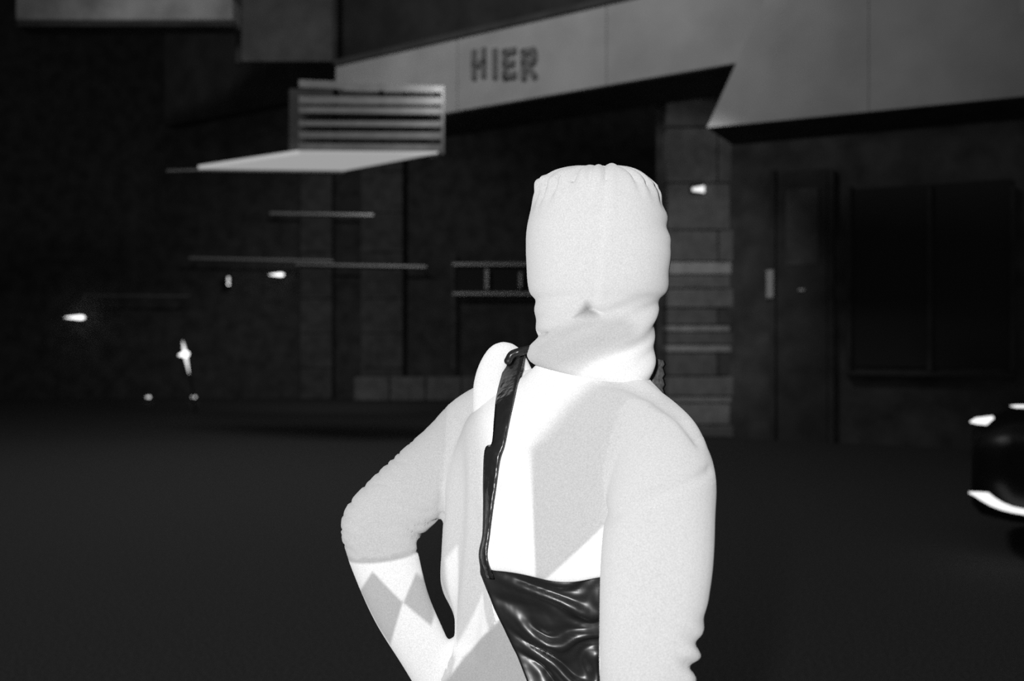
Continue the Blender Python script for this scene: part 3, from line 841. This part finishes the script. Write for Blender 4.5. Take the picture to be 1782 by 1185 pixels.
so_ = hood.modifiers.new('t', 'SOLIDIFY'); so_.thickness = 0.003; so_.offset = -1
for s in (-1, 1):
    c = hc + Vector((0.031 * s, 0.081, 0.008))
    bme = bmesh.new(); bmesh.ops.create_uvsphere(bme, u_segments=12, v_segments=8, radius=0.012, matrix=Matrix.Translation(c))
    bm_obj('eye', bme, M_EYE, person, True)

# ------------------------------------------------------------------ black vinyl bodice wrapped round the waist
zt = at(0, 972, 1.43).z; zb_ = at(0, 1360, 1.45).z
rows = []; nr, ncl = 90, 120
TH0 = []
for i in range(nr):
    t = i / (nr - 1); z = zt + (zb_ - zt) * t
    # left edge slants to the right as it goes down
    th_l = th_for_px(np.interp(592.5 + (CAM_H - z) * F_PX / 1.42, [972, 1000, 1060, 1140, 1185, 1300], [845, 845, 868, 905, 922, 950]), z); th_r = math.radians(410)
    row = []
    for k in range(ncl):
        s = k / (ncl - 1); th = th_l + (th_r - th_l) * s
        sag = math.sin(math.pi * min(1, s * 1.6))
        q = (z - 0.030 * math.sin(math.pi * min(1.0, s * 1.7)) * -1) * 125 + 2.2 * math.sin(s * 9) + 1.5 * math.sin(s * 19 + z * 48) + 1.1 * math.sin(z * 75 - s * 7)
        amp = 0.0055 * min(1, t * 6) * min(1, s * 8)
        off = 0.007 + amp * (math.sin(q) + 0.45 * math.sin(q * 2.1 + s * 14)) + 0.003 * math.exp(-(s / 0.02) ** 2)
        row.append(torso_pt(th, z, off))
    rows.append(row)
bod = grid_obj('vinyl_bodice', rows, M_VINYL, person, thick=0.002)
bod['label'] = 'glossy black creased vinyl bodice around the waist'

# pale top puffing out over the bodice
rows = []; nr, ncl = 70, 90
z_hi = at(0, 690, 1.45).z; z_lo = at(0, 1003, 1.40).z
for i in range(nr + 6):
    t = min(1, i / (nr - 1))
    row = []
    for k in range(ncl):
        s = k / (ncl - 1)
        if k == 0: thl = th_for_px(np.interp(592.5 + (CAM_H - (z_hi + (z_lo - z_hi) * t)) * F_PX / 1.44, [690, 735, 800, 880, 970, 1000], [894, 882, 864, 853, 843, 843]), z_hi + (z_lo - z_hi) * t)
        th = thl + (math.radians(345) - thl) * s
        edge = min(1.0, s / 0.06) ** 0.5 * min(1.0, (1 - s) / 0.1) ** 0.5
        z = z_hi + (z_lo - z_hi) * t
        puff = (0.000 + 0.026 * t ** 1.2) * edge - 0.010 * (1 - t) - 0.004
        hem = 0.004 * math.sin(s * 11) * t
        off = puff
        if t > 0.93:
            q = (t - 0.93) / 0.07; off = puff - 0.010 * q ** 3
        if i >= nr:
            off = puff - 0.010 - 0.004 * (i - nr + 1); z = z_lo + 0.002 * (i - nr + 1)
        z += hem - (0.020 * (1 - min(1, s / 0.10)) ** 2 * -1 * t)
        row.append(torso_pt(th, z, off))
    rows.append(row)
Gt = np.array(rows).reshape(-1, 3)
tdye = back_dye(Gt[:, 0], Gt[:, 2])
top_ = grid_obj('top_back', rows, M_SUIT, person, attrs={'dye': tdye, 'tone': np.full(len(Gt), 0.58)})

# white rolled shoulder of the top
tube('shoulder_roll', [at(842, 800, 1.565), at(846, 730, 1.555), at(850, 680, 1.55), at(856, 645, 1.545), at(868, 618, 1.54), at(884, 612, 1.55), at(900, 622, 1.57), at(915, 645, 1.59)],
     [.010, .020, .024, .022, .018, .014, .012, .010], M_SUIT, person, n=40, seg=18)
sr = [o for o in person.children if o.name.startswith('shoulder_roll')][0].data
for nm, v in (('dye', 1.0), ('tone', 0.8)):
    a_ = sr.attributes.new(nm, 'FLOAT', 'POINT'); a_.data.foreach_set('value', np.full(len(sr.vertices), v, np.float32))

# strap over the left shoulder
topv = [tuple(p) for p in Gt]; nc_ = 90; nr_ = len(topv) // nc_
topf = [(i * nc_ + k, i * nc_ + k + 1, (i + 1) * nc_ + k + 1, (i + 1) * nc_ + k) for i in range(nr_ - 1) for k in range(nc_ - 1)]
nb_ = len(W2)
BV = BVHTree.FromPolygons([tuple(v) for v in W2] + topv, [tuple(p.vertices) for p in body_me.polygons] + [tuple(i + nb_ for i in f) for f in topf])
def ribbon(name, left, right, mat, n=60, lift=0.010, dmin=None):
    Lp = cr(left, n); Rp = cr(right, n); rows = []
    for (a, b) in zip(Lp, Rp):
        row = []
        for s in np.linspace(0, 1, 7):
            q = a + (b - a) * s
            p = surf(q[0], q[1], lift + 0.002 * math.sin(math.pi * s), 1.56)
            row.append(tuple(p))
        rows.append(row)
    G = np.array(rows)
    # even the depth along the strap so that it lies taut
    D = G[:, :, 1].copy(); K = 7
    for _ in range(3):
        Dp = np.pad(D, ((K, K), (0, 0)), mode='edge')
        D = np.minimum(D, np.stack([Dp[j:j + n] for j in range(2 * K + 1)]).mean(0))
    for i in range(n):
        for j in range(7):
            o = np.array(CAMO); d = G[i, j] - o; G[i, j] = o + d * (D[i, j] / d[1])
    return grid_obj(name, G, mat, person, thick=0.003)
ribbon('shoulder_strap', [(884, 622), (876, 650), (866, 690), (862, 730), (858, 772), (846, 782), (843, 830), (843, 880), (842, 930), (836, 965), (842, 1004)],
       [(914, 612), (906, 645), (896, 690), (886, 735), (878, 775), (870, 800), (864, 840), (858, 880), (852, 930), (848, 970), (860, 1006)], M_STRAP)
# loop of strap hugging the shoulder top
tube('strap_loop', [at(884, 628, 1.50), at(892, 616, 1.50), at(912, 610, 1.505), at(932, 604, 1.52)], [.006, .006, .006, .005], M_STRAP, person, n=20, seg=10)
# motion ghost right of the neck, put in as a thin grey sheet
rows = []
for i in range(12):
    t = i / 11; row = []
    for k in range(10):
        s = k / 9
        row.append(tuple(at(1122 + 32 * s + 2 * math.sin(i * 2.1), 622 + 66 * t + 6 * s, 1.53 + 0.03 * s * s)))
    rows.append(row)
grid_obj('ghost_patch', rows, grey('ghost_patch_grey', 0.16, 0.9, var=0.5, scale=160), person, thick=0.003)
# shoes
for fx, dy in ((-0.09, -0.02), (0.15, 0.03)):
    v, f = tube_geo([Vector((fx, TD - 0.08 + dy, 0.047)), Vector((fx + 0.01, TD + 0.05 + dy, 0.045)), Vector((fx + 0.022, TD + 0.15 + dy, 0.037))], [.046, .049, .036], 24, 20)
    v = [Vector((p.x, p.y, max(0.0, p.z))) for p in v]
    mesh_obj('shoe', v, f, M_SHOE, person, True)
